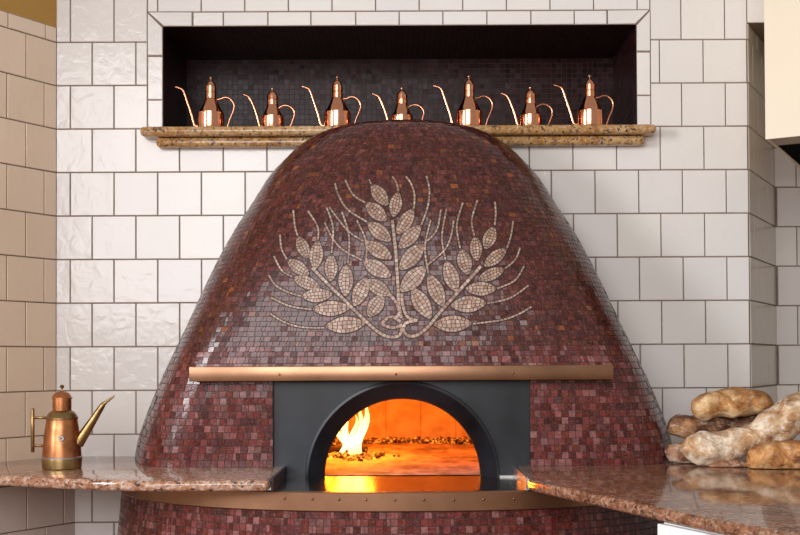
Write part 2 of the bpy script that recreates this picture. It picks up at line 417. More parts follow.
# recess on the right
RD = 0.408; X2 = PY(775.3, 300, RD).x
dR = Vector((X2 - XR, RD, 0)); LR = dR.length; dR.normalize(); nR = Vector((dR.y, -dR.x, 0))
def toR(u, z): return Vector((XR, 0, z)) + dR * u
def toD(u, z): return Vector((u, RD, z))
mb = MB()
tiles(mb, grid(0.0, 0.0, LR, ZT, TOP - 0.03, rz1, k0=1), toR, nR, base=(0.62, 0.55, 0.47)); plane(mb, 0, LR, TOP - 0.03, rz1, toR)  # angled side: same tile, its shade from the window put into the darker base
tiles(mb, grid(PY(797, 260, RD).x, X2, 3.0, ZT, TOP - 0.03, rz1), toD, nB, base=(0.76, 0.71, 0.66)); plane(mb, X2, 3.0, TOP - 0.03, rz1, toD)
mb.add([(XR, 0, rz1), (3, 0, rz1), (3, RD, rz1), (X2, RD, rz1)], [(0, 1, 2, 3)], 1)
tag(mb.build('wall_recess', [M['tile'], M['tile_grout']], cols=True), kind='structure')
mb = MB(); mb.quad((-5, -8, 0), (5, -8, 0), (5, 1.6, 0), (-5, 1.6, 0))
tag(mb.build('floor', M['floor']), kind='structure')

# ------------------------------------------------------------------ worktops
def slab(name, pts, z0, z1, mat, bev=0.012):
    n = len(pts); a = sum(pts[i][0] * pts[(i + 1) % n][1] - pts[(i + 1) % n][0] * pts[i][1] for i in range(n))
    if a < 0: pts = pts[::-1]
    v = [Vector((p[0], p[1], z0)) for p in pts] + [Vector((p[0], p[1], z1)) for p in pts]
    f = [tuple(reversed(range(n))), tuple(range(n, 2 * n))] + [(i, (i + 1) % n, (i + 1) % n + n, i + n) for i in range(n)]
    o = mesh_obj(name, v, f, mat); bevel(o, bev, 4, 50); return o
SB = TOP - 0.031
def pt(px, py): p = PZ(px, py, TOP); return (p.x, p.y)
lf = [pt(x, y + 1.2) for x, y in ((268.5, 479.3), (230, 479.5), (190, 479.8), (150, 479.8), (115, 479.2), (80.6, 478.2), (43, 476.4), (18.8, 475.2), (0, 474.3), (-60, 470))]
e = oL + dL * 0.02 + nL * 0.006
le = lf[-1]
s_ = ((Vector((le[0], le[1], 0)) - oL).dot(dL))
lw_ = oL + dL * s_ + nL * 0.006
left_poly = lf + [(lw_.x, lw_.y), (XL + 0.012, -0.006), (-0.40, -0.006), (-0.362, -0.40)]
o = slab('countertop', left_poly, SB, TOP, M['granite_left']); tag(o, 'pink and tan granite worktop left of the oven with the spouted jug', 'countertop')
rf = [pt(x, y + 1.2) for x, y in ((529, 479), (560, 485.8), (592, 492.5), (624.4, 499.3), (660, 507), (706, 516.5), (744, 523.5), (800, 533.5))]
dx = Vector(rf[-1]) - Vector(rf[-2]); ex = Vector(rf[-1]) + dx.normalized() * 0.35
right_poly = rf + [tuple(ex), (2.7, ex.y), (2.7, RD - 0.006), (X2 + 0.004, RD - 0.006), (XR + 0.006, -0.006), (0.42, -0.006), (0.372, -0.36)]
o = slab('countertop', right_poly, SB, TOP, M['granite_right']); tag(o, 'red and brown polished granite worktop right of the oven under the bread', 'countertop')
# ledge below the niche: two stacked bullnosed slabs
lx0, lx1 = PY(139.5, 130, -0.075).x, PY(657, 130, -0.075).x
mx0, mx1 = PY(155.5, 140, -0.05).x, PY(645.5, 138, -0.05).x
zu1 = PY(400, 124.8, -0.075).z; zu0 = PY(400, 135, -0.07).z; zm0 = PY(400, 145.6, -0.05).z
led = empty('granite_ledge', (0.01, 0, zm0))
def lb(name, x0, x1, y0, y1, z0, z1, bev):
    m_ = MB(); m_.box(x0 - 0.01, x1 - 0.01, y0, y1, z0 - zm0, z1 - zm0); o = m_.build(name, M['granite_ledge'], led); bevel(o, bev, 4); return o
lb('upper_slab', lx0, lx1, -0.078, -0.0045, zu0 + 0.001, zu1, 0.015)
o = lb('niche_sill', nx0 + 0.003, nx1 - 0.003, -0.012, ND - 0.004, zu1 - 0.024, zu1 - 0.0005, 0.001)
lb('lower_slab', mx0, mx1, -0.052, -0.0045, zm0, zu0, 0.014)
tag(led, 'mottled golden granite ledge in two bullnosed layers below the niche', 'ledge')

# ------------------------------------------------------------------ oven
CX = 0.0135
oven = empty('pizza_oven', (CX, -0.3, 0)); OV = Vector((CX, -0.3, 0))
tag(oven, 'domed wood-fired oven covered in maroon glass mosaic with a cream wheat emblem', 'oven')
def ov(mb_): mb_.v = [v - OV for v in mb_.v]; return mb_
lev = [(463, 269, 0, .445, 9, .13), (434.5, 264.5, 0, .447, 9, .13), (409, 255.5, 0, .449, 9, .13), (391, 248, 0, .45, 9, .13), (374, 240.5, 0, .45, 9, .13),
       (350, 229, 0, .448, 8, .13), (323, 216, 0, .443, 7, .13), (290, 200.5, 0, .435, 5.6, .13), (258, 184.5, 0, .424, 4.6, .13), (231, 169, -.01, .411, 3.9, .13),
       (209, 154.5, -.02, .397, 3.4, .13), (182, 136.5, -.035, .374, 3.0, .10), (164, 121, -.05, .353, 2.8, .1), (147, 103.5, -.075, .325, 2.5, .1),
       (135, 82, -.10, .292, 2.4, .08), (129.5, 63, -.12, .265, 2.3, .06), (126, 42, -.14, .238, 2.2, .05), (124.4, 20, -.155, .215, 2.1, .03), (123.8, 6, -.165, .195, 2, .0)]
L3 = []
for py, wp, yo, fr, n, tr in lev:
    L3.append((PY(404, py, yo).z, wp * (D + yo) / F, -yo, fr, n, tr))
L3[0] = (TOP,) + L3[0][1:]
LV = crom(L3, 10)
# arc length on the centre line and on the outline, averaged
acc = [0.0]
for a, b_ in zip(LV, LV[1:]): acc.append(acc[-1] + sqrt((b_[0] - a[0]) ** 2 + (0.5 * (b_[3] - a[3])) ** 2 + (0.5 * (b_[1] - a[1])) ** 2))
def level(s):
    for i in range(len(acc) - 1):
        if s <= acc[i + 1] or i == len(acc) - 2:
            t = min(1, max(0, (s - acc[i]) / max(1e-9, acc[i + 1] - acc[i]))); return [x + (y - x) * t for x, y in zip(LV[i], LV[i + 1])]
def plan(Lv, z=None, N=160):
    zz, W, c, fr, n, tr = Lv; pts = []
    for k in range(N + 1):
        th = -pi / 2 + pi * k / N
        th2 = th
        sx = abs(sin(th2)) ** (2 / n) * (1 if th2 > 0 else -1); cy = abs(cos(th2)) ** (2 / n) if k not in (0, N) else 0
        pts.append(Vector((CX + W * sx * (1 - tr * cy), -c - (fr - c) * cy, zz)))
    cum = [0.0]
    for a, b_ in zip(pts, pts[1:]): cum.append(cum[-1] + (b_ - a).length)
    return pts, cum
def onc(pc, s):
    pts, cum = pc; s = min(max(s, 0), cum[-1]); lo, hi = 0, len(cum) - 1
    while hi - lo > 1:
        m = (lo + hi) // 2
        if cum[m] <= s: lo = m
        else: hi = m
    t = (s - cum[lo]) / max(1e-9, cum[hi] - cum[lo]); return pts[lo].lerp(pts[hi], t)
def s_at_x(pc, x):            # arc position where the curve passes x (front part)
    pts, cum = pc
    for i in range(len(pts) - 1):
        if pts[i].x <= x < pts[i + 1].x and i > 20: return cum[i] + (cum[i + 1] - cum[i]) * (x - pts[i].x) / (pts[i + 1].x - pts[i].x)
MX0, MX1 = PY(273, 430, -.445).x, PY(530, 430, -.445).x
ZLIN = PY(400, 376, -.45).z
base_mb = MB(); tm = MB()
rowsz = []
s = 0.0
while s < acc[-1]:
    z = level(s)[0]; h = 0.0222 if z < ZLIN + 0.06 else 0.0165
    rowsz.append((s, min(s + h, acc[-1]), z)); s += h
zend = None
for ri, (s0, s1, z) in enumerate(rowsz):
    l0, l1 = level(s0), level(s1); p0, p1 = plan(l0), plan(l1)
    low = l0[0] < ZLIN
    if low:
        a0, b0, a1, b1 = s_at_x(p0, MX0), s_at_x(p0, MX1), s_at_x(p1, MX0), s_at_x(p1, MX1)
        spans = [((0, a0), (0, a1)), ((b0, p0[1][-1]), (b1, p1[1][-1]))]
    else: spans = [((0, p0[1][-1]), (0, p1[1][-1]))]
    for (u0_, u1_), (v0_, v1_) in spans:
        n = 26 if low else 60
        for k in range(n):
            A, B = u0_ + (u1_ - u0_) * k / n, u0_ + (u1_ - u0_) * (k + 1) / n
            C, E = v0_ + (v1_ - v0_) * k / n, v0_ + (v1_ - v0_) * (k + 1) / n
            base_mb.quad(onc(p0, A), onc(p0, B), onc(p1, E), onc(p1, C))
        Lh = u1_ - u0_
        if Lh < 0.03: continue
        # joints: unit steps with random halves
        pos = [0.0]
        st = 0.0222 if low or z < ZLIN + 0.06 else 0.02
        if ri % 2: pos.append(st / 2)
        while pos[-1] < Lh - st * 0.75:
            edge = min(pos[-1], Lh - pos[-1]) < 0.42 and (p0[0][0] - onc(p0, u0_ + pos[-1])).y < 0.40 and not (l0[0] > 1.85)
            if R.random() < (0.22 if low else 0.42) and not edge: pos.append(pos[-1] + st * 0.5)
            else: pos.append(pos[-1] + st * (1.0 if low or edge else R.uniform(0.85, 1.35)))
        pos.append(Lh)
        if pos[-1] - pos[-2] < 0.004: pos.pop(-2)
        r = (v1_ - v0_) / Lh
        dz = 0 if low else 0.0025
        for x, y in zip(pos, pos[1:]):
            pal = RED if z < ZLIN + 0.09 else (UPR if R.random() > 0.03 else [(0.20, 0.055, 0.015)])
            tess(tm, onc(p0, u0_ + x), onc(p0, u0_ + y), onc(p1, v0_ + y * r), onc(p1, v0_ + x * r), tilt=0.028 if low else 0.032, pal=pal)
# roof of the dome running back to the wall
sil = [plan(l) [0] for l in LV if l[2] > 0.0005]
for a, b_ in zip(sil, sil[1:]):
    for k in (0, -1):
        A, B = a[k], b_[k]
        base_mb.quad(A, B, Vector((B.x, -0.001, B.z - 0.03)), Vector((A.x, -0.001, A.z - 0.001)))
top = sil[-1]
base_mb.add([top[i] for i in range(0, 161, 10)], [tuple(range(17))])
base_mb.quad(top[0], top[-1], Vector((top[-1].x, -0.001, top[-1].z - .03)), Vector((top[0].x, -0.001, top[0].z - .03)))
tmf = tm
bvh = BVHTree.FromPolygons([tuple(v) for v in base_mb.v], [tuple(f) for f in base_mb.f])
for v, f, m_, c in [(tm.v, tm.f, tm.m, tm.c)]:
    b0 = len(base_mb.v); base_mb.v += v
    for ff, cc in zip(f, c): base_mb.f.append([i + b0 for i in ff]); base_mb.m.append(1); base_mb.c.append(cc)
dome = ov(base_mb).build('dome', [M['grout'], M['mosaic']], oven, cols=True)

# drum under the worktops
mb = MB(); tm = MB()
BZ1 = SB - 0.006; BZ0 = BZ1 - 0.056
def dl(z): return (z, 0.972 + (BZ0 - z) * 0.10, 0.0, 0.81 + (BZ0 - z) * 0.02, 2.3, 0.0)
nrow = int(BZ0 / 0.0208)
for r_ in range(nrow):
    z1 = BZ0 - r_ * 0.0208; z0 = z1 - 0.0208 if r_ < nrow - 1 else 0.0
    p0, p1 = plan(dl(z0)), plan(dl(z1)); Lh = p0[1][-1]; n = round(Lh / 0.0213)
    for k in range(n):
        f0, f1 = k / n, (k + 1) / n
        q4 = [onc(p0, f0 * Lh), onc(p0, f1 * Lh), onc(p1, f1 * p1[1][-1]), onc(p1, f0 * p1[1][-1])]
        mb.quad(*q4)
        if R.random() < 0.25:
            fm = (f0 + f1) / 2; a_, b2 = onc(p0, fm * Lh), onc(p1, fm * p1[1][-1])
            tess(tm, q4[0], a_, b2, q4[3], tilt=0.022); tess(tm, a_, q4[1], q4[2], b2, tilt=0.022)
        else: tess(tm, *q4, tilt=0.022)
b0 = len(mb.v); mb.v += tm.v
for ff, cc in zip(tm.f, tm.c): mb.f.append([i + b0 for i in ff]); mb.m.append(1); mb.c.append(cc)
ov(mb).build('base_drum', [M['grout'], M['mosaic']], oven, cols=True)
# bronze band round the drum
def curved_bar(z0, z1, pcf, out0, out1, sa, sb_, n=60):
    m_ = MB(); P = []
    for k in range(n + 1):
        s = sa + (sb_ - sa) * k / n; p = onc(pcf, s); q_ = onc(pcf, s + 0.004); p_ = onc(pcf, s - 0.004); t = (q_ - p_).normalized(); nn = Vector((t.y, -t.x, 0))
        P.append([Vector((p.x, p.y, 0)) + nn * o_ + Vector((0, 0, z)) for o_, z in ((out0, z0), (out1 - .003, z0), (out1, z0 + .003), (out1, z1 - .003), (out1 - .003, z1), (out0, z1))])
    v = [x for r_ in P for x in r_]; f = []
    for k in range(n):
        for j in range(6): j2 = (j + 1) % 6; f.append((k * 6 + j, (k + 1) * 6 + j, (k + 1) * 6 + j2, k * 6 + j2))
    f += [tuple(range(6)), tuple(range(n * 6 + 5, n * 6 - 1, -1))]
    m_.add(v, f); return m_
pb = plan(dl(BZ0))
band = ov(curved_bar(BZ0, BZ1, pb, -0.01, 0.010, 0.02, pb[1][-1] - 0.02, 90)).build('bronze_band', M['brass'], oven)
autosmooth(band, 30)
for x in (283.6, 312, 339, 366, 395, 424, 454, 484, 515):
    p = PY(x, 500, -0.82); s = s_at_x(pb, p.x); q_ = onc(pb, s); m_ = MB(); m_.sphere((q_.x, q_.y - 0.0105, p.z), 0.0042, 10, 6, (1, 0.5, 1)); ov(m_)
    m_.build('rivet', M['bronze_dark'], band, True)
# lintel
LY = -0.505
zt1, zt0 = PY(400, 365.8, LY).z, PY(400, 380.6, LY).z
a_, b2 = PY(189, 375, LY).x, PY(613.5, 371, LY).x
m_ = MB(); m_.box(a_, b2, LY, -0.40, zt0, zt1); lin = ov(m_).build('bronze_lintel', M['brass'], oven); bevel(lin, 0.002, 2)
for x, y in ((279.5, 374.6), (396, 374.2), (513, 373)):
    p = PY(x, y, LY); m_ = MB(); m_.sphere((p.x, p.y, p.z), 0.004, 10, 6, (1, 0.45, 1)); ov(m_).build('screw', M['bronze_dark'], lin, True)

# mouth: iron plate with arch, splayed ring
PYF = -0.432
HZ = SB - 0.0055                      # hearth shelf height
acx = PY(402.5, 470, PYF).x; RO, RI = 0.305, 0.2475
NA = 40
def arc(r, y, z0=HZ): return [Vector((acx - r * cos(pi * k / NA), y, z0 + r * sin(pi * k / NA))) for k in range(NA + 1)]
mb = MB(); A = arc(RO, PYF)
outer = []
ZP = ZLIN + 0.03
for k in range(NA + 1):
    a = pi * k / NA; dx_, dz_ = -cos(a), sin(a)
    t = min((MX1 - acx) / dx_ if dx_ > 1e-6 else 9, (MX0 - acx) / dx_ if dx_ < -1e-6 else 9, (ZP - HZ) / dz_ if dz_ > 1e-6 else 9)
    outer.append(Vector((acx + dx_ * t, PYF, HZ + dz_ * t)))
n = NA + 1
v = A + outer; f = [(i, i + 1, n + i + 1, n + i) for i in range(NA)]
v += [Vector((MX0, PYF, ZP)), Vector((MX1, PYF, ZP))]
for i in range(NA):
    if abs(outer[i].x - MX0) < 1e-5 and abs(outer[i + 1].z - ZP) < 1e-5 and abs(outer[i].z - ZP) > 1e-5: f.append((n + i, n + i + 1, 2 * n))
    if abs(outer[i].z - ZP) < 1e-5 and abs(outer[i + 1].x - MX1) < 1e-5 and abs(outer[i + 1].z - ZP) > 1e-5: f.append((n + i, n + i + 1, 2 * n + 1))
mb.add(v, f)
# side reveals
for x in (MX0, MX1): mb.quad(Vector((x, PYF, HZ)), Vector((x, -.448, HZ)), Vector((x, -.448, ZP)), Vector((x, PYF, ZP)))
plate = ov(mb).build('mouth_plate', M['iron'], oven)
mb = MB(); rings = [arc(RO + .004, PYF), arc(RO + .002, PYF - .012), arc(RO - .006, PYF - .014), arc(RO - .012, PYF - .006), arc(RI + .005, PYF + .028), arc(RI + .001, PYF + .034), arc(RI + .012, PYF + .16), arc(RI + .15, PYF + .165)]
v = [x for r_ in rings for x in r_]; f = []
for j in range(len(rings) - 1):
    for i in range(NA): f.append((j * n + i, j * n + i + 1, (j + 1) * n + i + 1, (j + 1) * n + i))
mb.add(v, f); ring = ov(mb).build('arch_ring', M['iron'], oven, True); autosmooth(ring, 50)
# hearth shelf between the worktops, with side rails
m_ = MB()
sx0, sx1 = -0.368, 0.362
pcs = plan((HZ, 1.0, 0, 0.815, 2.3, 0)); fr = [onc(pcs, s_at_x(pcs, sx0 + (sx1 - sx0) * k / 16)) for k in range(17)]
v = [Vector((p.x, p.y + 0.014, z)) for z in (HZ - 0.012, HZ) for p in fr] + [Vector((x, PYF + 0.22, z)) for z in (HZ - 0.012, HZ) for x in (sx1, sx0)]
# 0-16 low front, 17-33 high front, 34,35 low back, 36,37 high back
m_.add(v, [tuple(list(range(17, 34)) + [36, 37]), tuple(reversed(list(range(17)) + [34, 35]))] + [(i, i + 1, i + 18, i + 17) for i in range(16)] + [(16, 34, 36, 33), (35, 0, 17, 37)])
ov(m_).build('hearth_shelf', M['iron_gloss'], oven)
for sgn, x in ((-1, sx0), (1, sx1)):
    m_ = MB(); y0 = -0.80; y1 = PYF
    xb = x - sgn * 0.0; xi = x - sgn * 0.006
    m_.box(min(xi, x), max(xi, x), y0, y1, HZ, TOP + 0.002); o = ov(m_).build('side_rail', M['steel'] if sgn > 0 else M['iron'], oven)
m_ = MB(); m_.box(PY(497, 475, PYF).x, sx1, PYF - 0.008, PYF - 0.001, HZ, HZ + 0.006); ov(m_).build('corner_rail', M['steel'], oven)
# brick chamber behind
mb = MB(); CC = Vector((CX, 0.36, HZ)); RX, RY, RZ = 0.80, 0.79, 0.42
NU, NV = 64, 18
pts = []
for j in range(NV + 1):
    for i in range(NU):
        a = 2 * pi * i / NU; ph = (pi / 2) * j / NV; cc = cos(ph) ** 0.55; pts.append(CC + Vector((RX * cos(a) * cc, RY * sin(a) * cc, RZ * sin(ph) ** 0.9 if j else 0)))
f = []
for j in range(NV):
    for i in range(NU):
        i2 = (i + 1) % NU; c = (pts[j * NU + i] + pts[(j + 1) * NU + i2]) / 2
        if c.y < 0.0 and (c - Vector((acx, c.y, HZ))).length < RI + 0.055: continue
        f.append((j * NU + i, (j + 1) * NU + i, (j + 1) * NU + i2, j * NU + i2))
mb.add(pts, f); ov(mb).build('brick_chamber', M['brick'], oven, True)
mb = MB(); c0 = [Vector((CC.x + RX * cos(2 * pi * i / 48), CC.y + RY * sin(2 * pi * i / 48), HZ + 0.002)) for i in range(48)]
for p in c0:
    if p.y < PYF + 0.06: p.y = PYF + 0.06
mb.add(c0, [tuple(range(48))]); ov(mb).build('oven_floor', M['oven_floor'], oven)

# wheat emblem in cream tesserae laid on the dome
def cp(x, y): return (265 + x / 2.963, 170 + y / 2.963)
def onto(px, py, off):
    d = ray(px, py).normalized(); h, nn, i, di = bvh.ray_cast(CAM, d)
    if h is None: return None
    if nn.dot(d) > 0: nn = -nn
    return h + nn * off
tm = MB()
def leafmesh(p, q, wd, nu=9, nv=4):
    (x0, y0), (x1, y1) = p, q; L = math.hypot(x1 - x0, y1 - y0); ux, uy = (x1 - x0) / L, (y1 - y0) / L; vx, vy = -uy, ux
    def pos(u, v, k=1.0, off=0.0038):
        hw = wd * 0.50 * k * max(0, sin(pi * min(1, max(0, u)))) ** 0.8
        X, Y = x0 + ux * L * (0.5 + (u - 0.5) * (1.06 if k > 1 else 1)) + vx * hw * v, y0 + uy * L * (0.5 + (u - 0.5) * (1.06 if k > 1 else 1)) + vy * hw * v
        return onto(*cp(X, Y), off)
    nb = 14
    up = [pos(k / nb, -1, 1.10, 0.0026) for k in range(nb + 1)]; dn = [pos(k / nb, 1, 1.10, 0.0026) for k in range(nb + 1)]
    if None in up or None in dn: return
    for k in range(nb): tm.quad(up[k], up[k + 1], dn[k + 1], dn[k], 1)
    for r_ in range(nv):
        v0_, v1_ = -1 + 2 * r_ / nv, -1 + 2 * (r_ + 1) / nv
        m = nu if r_ in (0, nv - 1) else nu - 1
        sh = R.uniform(0, 0.4) / m
        us = [0.02] + [min(0.98, (k + sh * m * 0.5 + 0.5) / (m + 0.6)) for k in range(m)] + [0.98]
        for a, b_ in zip(us, us[1:]):
            if b_ - a < 0.03: continue
            q4 = [pos(a, v0_), pos(b_, v0_), pos(b_, v1_), pos(a, v1_)]
            tess(tm, *q4, h=0.0004, tilt=0.02, pal=CRM, k=0.12, gap=0.0009)
def awn(pts, wd=5.6, seg=11.5):
    c = crom(pts, 10); acc_ = [0]
    for a, b_ in zip(c, c[1:]): acc_.append(acc_[-1] + math.hypot(b_[0] - a[0], b_[1] - a[1]))
    def at(s):
        for i in range(len(acc_) - 1):
            if s <= acc_[i + 1] + 1e-6:
                t = (s - acc_[i]) / max(1e-6, acc_[i + 1] - acc_[i]); a, b_ = c[i], c[i + 1]
                L = math.hypot(b_[0] - a[0], b_[1] - a[1]) or 1
                return a[0] + (b_[0] - a[0]) * t, a[1] + (b_[1] - a[1]) * t, -(b_[1] - a[1]) / L, (b_[0] - a[0]) / L
        return None
    n_ = max(2, round(acc_[-1] / seg)); T = acc_[-1]
    for k in range(n_):
        A, B = at(T * k / n_), at(T * (k + 1) / n_ - 1e-4)
        if not A or not B: continue
        for e_, off, mi in ((wd * 0.5 + 2.2, 0.0026, 1), (wd * 0.5, 0.0040, 0)):
            q4 = [onto(*cp(A[0] - A[2] * e_, A[1] - A[3] * e_), off), onto(*cp(B[0] - B[2] * e_, B[1] - B[3] * e_), off), onto(*cp(B[0] + B[2] * e_, B[1] + B[3] * e_), off), onto(*cp(A[0] + A[2] * e_, A[1] + A[3] * e_), off)]
            if None in q4: continue
            if mi: tm.quad(*q4, 1)
            else: tess(tm, *q4, h=0.0, tilt=0.02, pal=CRM, k=0.14, gap=0.0008)
leaves = [((315, 43), (364, 107), 42), ((395, 65), (380, 142), 38), ((298, 98), (362, 152), 44), ((303, 155), (374, 212), 44), ((441, 116), (391, 192), 42),
          ((463, 164), (396, 234), 44), ((293, 212), (377, 264), 44), ((471, 219), (398, 297), 50), ((288, 268), (375, 317), 46), ((477, 285), (400, 362), 52),
          ((298, 326), (372, 372), 44), ((303, 316), (264, 406), 46), ((352, 368), (305, 436), 46), ((435, 348), (492, 442), 50),
          ((98, 196), (128, 264), 38), ((157, 208), (148, 297), 42), ((197, 248), (195, 332), 40), ((241, 278), (238, 377), 46), ((66, 266), (132, 312), 38),
          ((83, 318), (164, 350), 38), ((107, 376), (202, 368), 42), ((139, 413), (254, 408), 46), ((177, 464), (300, 454), 50),
          ((678, 168), (652, 237), 40), ((622, 196), (628, 272), 38), ((580, 233), (602, 312), 44), ((535, 268), (568, 364), 46), ((484, 308), (530, 407), 46),
          ((716, 233), (648, 287), 38), ((710, 293), (630, 327), 36), ((687, 352), (592, 353), 42), ((657, 394), (548, 402), 50), ((614, 454), (498, 458), 50)]
for a in leaves: leafmesh(*a)
awns = [[(315, 43), (308, 28)], [(395, 65), (390, 40), (377, 20)], [(298, 98), (262, 75), (238, 30)], [(303, 155), (245, 118), (218, 75), (208, 40)],
        [(441, 116), (443, 75), (433, 42), (417, 20)], [(463, 164), (482, 110), (487, 60), (478, 18)], [(293, 212), (245, 180), (190, 110)],
        [(471, 219), (508, 180), (521, 118)], [(288, 268), (228, 235), (196, 195), (177, 155)], [(477, 285), (530, 240), (550, 200), (559, 150)],
        [(98, 196), (90, 170), (85, 120)], [(157, 208), (157, 170), (128, 122)], [(197, 248), (202, 200), (200, 160), (183, 112)], [(246, 278), (250, 215), (245, 175), (228, 125)],
        [(66, 266), (50, 235), (46, 192)], [(83, 318), (50, 298), (27, 255)], [(107, 374), (62, 360), (30, 340), (12, 312)], [(139, 414), (75, 404), (17, 378)],
        [(177, 468), (110, 466), (60, 452), (14, 425)], [(300, 270), (299, 210), (272, 150)],
        [(680, 165), (683, 130), (680, 95)], [(620, 196), (612, 150), (629, 90)], [(578, 233), (568, 165), (586, 97)], [(535, 268), (524, 200), (538, 115)],
        [(484, 308), (474, 230), (491, 148)], [(716, 233), (728, 195), (734, 152)], [(710, 293), (742, 265), (755, 230)], [(687, 352), (740, 328), (767, 285)],
        [(657, 396), (725, 380), (781, 342)], [(615, 456), (700, 445), (750, 428), (790, 405)]]
for a in awns: awn(a)
for a in ([(377, 148), (387, 240), (393, 330), (396, 390), (404, 440)], [(140, 290), (190, 342), (230, 380), (290, 440), (335, 480), (368, 495), (396, 492), (404, 478), (402, 455)],
          [(640, 285), (600, 330), (560, 375), (520, 420), (480, 468), (445, 492), (418, 488), (410, 468), (420, 452), (452, 446)],
          [(366, 366), (388, 392), (398, 425), (384, 440)], [(405, 365), (408, 400), (422, 436), (452, 446)], [(345, 456), (372, 434), (402, 450)], [(345, 456), (375, 468), (400, 462)]): awn(a, 10, 13)
emb = ov(tm).build('wheat_emblem', [M['cream_mosaic'], M['grout']], oven, cols=True)
emb['label'] = 'cream stone mosaic of crossed wheat ears'

# ------------------------------------------------------------------ fire
fz = HZ + 0.006
fl = empty('fire', (PY(353, 455, 0.32).x, 0.32, fz)); tag(fl, 'bright yellow flames burning at the left inside the oven', 'fire')
def flame(dx_, dy_, h, r, lean, sd):
    m_ = MB(); n_ = 16; pts_, rad = [], []
    for k in range(n_ + 1):
        t = k / n_; pts_.append((dx_ + lean * t * t + 0.012 * sin(t * 7 + sd), dy_ + 0.01 * sin(t * 5 + sd * 2), h * t)); rad.append(max(0.0008, r * (sin(pi * min(1, (0.16 + t * 0.84))) ** 0.8) * (1 - t * 0.35)))
    m_.tube(pts_, rad, 14); m_.build('flame', M['flame'], fl, True)
for a in ((-0.02, 0.01, 0.13, 0.014, -0.055, 0.3), (-0.012, -0.02, 0.185, 0.019, -0.03, 1.4), (0.004, 0.0, 0.165, 0.013, 0.0, 2.2), (0.03, -0.02, 0.215, 0.018, 0.030, 3.3), (0.012, 0.03, 0.20, 0.017, 0.028, 4.0), (-0.04, 0.04, 0.10, 0.012, -0.02, 5.0)): flame(*a)
def pl(name, loc, e_, r, c):
    l = bpy.data.lights.new(name, 'POINT'); l.energy = e_; l.color = c; l.shadow_soft_size = r; o_ = bpy.data.objects.new(name, l); col.objects.link(o_); o_.location = loc
pl('fire_light', (fl.location.x + 0.0, 0.30, HZ + 0.19), 19, 0.08, (1.0, 0.25, 0.012))
pl('ember_light', (CX - 0.38, 0.55, HZ + 0.18), 16, 0.1, (1.0, 0.22, 0.01))
# ember bed and logs
m_ = MB(); rr = random.Random(3)
def lump(x, y, s):
    b0 = len(m_.v); m_.sphere((x, y, fz + s * 0.4), s, 7, 5, (rr.uniform(.7, 1.4), rr.uniform(.7, 1.3), rr.uniform(.5, .9)))
    for i in range(b0, len(m_.v)): m_.v[i] += Vector((rr.uniform(-1, 1), rr.uniform(-1, 1), rr.uniform(-1, 1))) * s * 0.22
for _ in range(210):
    a = rr.uniform(0.25 * pi, 0.86 * pi); q_ = rr.uniform(0.80, 0.93); lump(CC.x + RX * q_ * cos(a), CC.y + RY * q_ * sin(a), rr.uniform(0.008, 0.02))
for _ in range(110):
    lump(fl.location.x + rr.gauss(0.0, 0.055), 0.30 + rr.gauss(0, 0.08), rr.uniform(0.005, 0.013))
tag(m_.build('ember_bed', M['ember']), 'glowing embers and ash heaped at the back and left of the oven floor', 'embers', kind='stuff')
def logo(p, q_, r, label):
    p, q_ = Vector(p), Vector(q_); e_ = empty('firewood_log', ((p + q_) / 2)); c0_ = (p + q_) / 2; k_ = 10
    m2 = MB(); m2.tube([p.lerp(q_, i / k_) - c0_ + Vector((0, 0, .004 * sin(i * 1.7))) for i in range(k_ + 1)], [r * (1 + .12 * sin(i * 2.3)) for i in range(k_ + 1)], 12)
    m2.build('bark', M['char'], e_, True)
    m2 = MB(); m2.tube([p - c0_ - (q_ - p).normalized() * 0.001, p - c0_ + (q_ - p).normalized() * 0.002], [r * 0.82, r * 0.82], 12); m2.build('cut_end', M['ember'], e_)
    tag(e_, label, 'log', 'burning logs in the oven')
lx = PY(333, 437, -0.05).x
logo((lx + 0.005, -0.05, fz + 0.085), (lx - 0.24, 0.10, fz + 0.045), 0.018, 'charred log whose dark end pokes in at the left of the oven mouth')
logo((fl.location.x + 0.05, 0.34, fz + 0.018), (fl.location.x - 0.20, 0.46, fz + 0.022), 0.015, 'charred log lying in the embers under the flames')

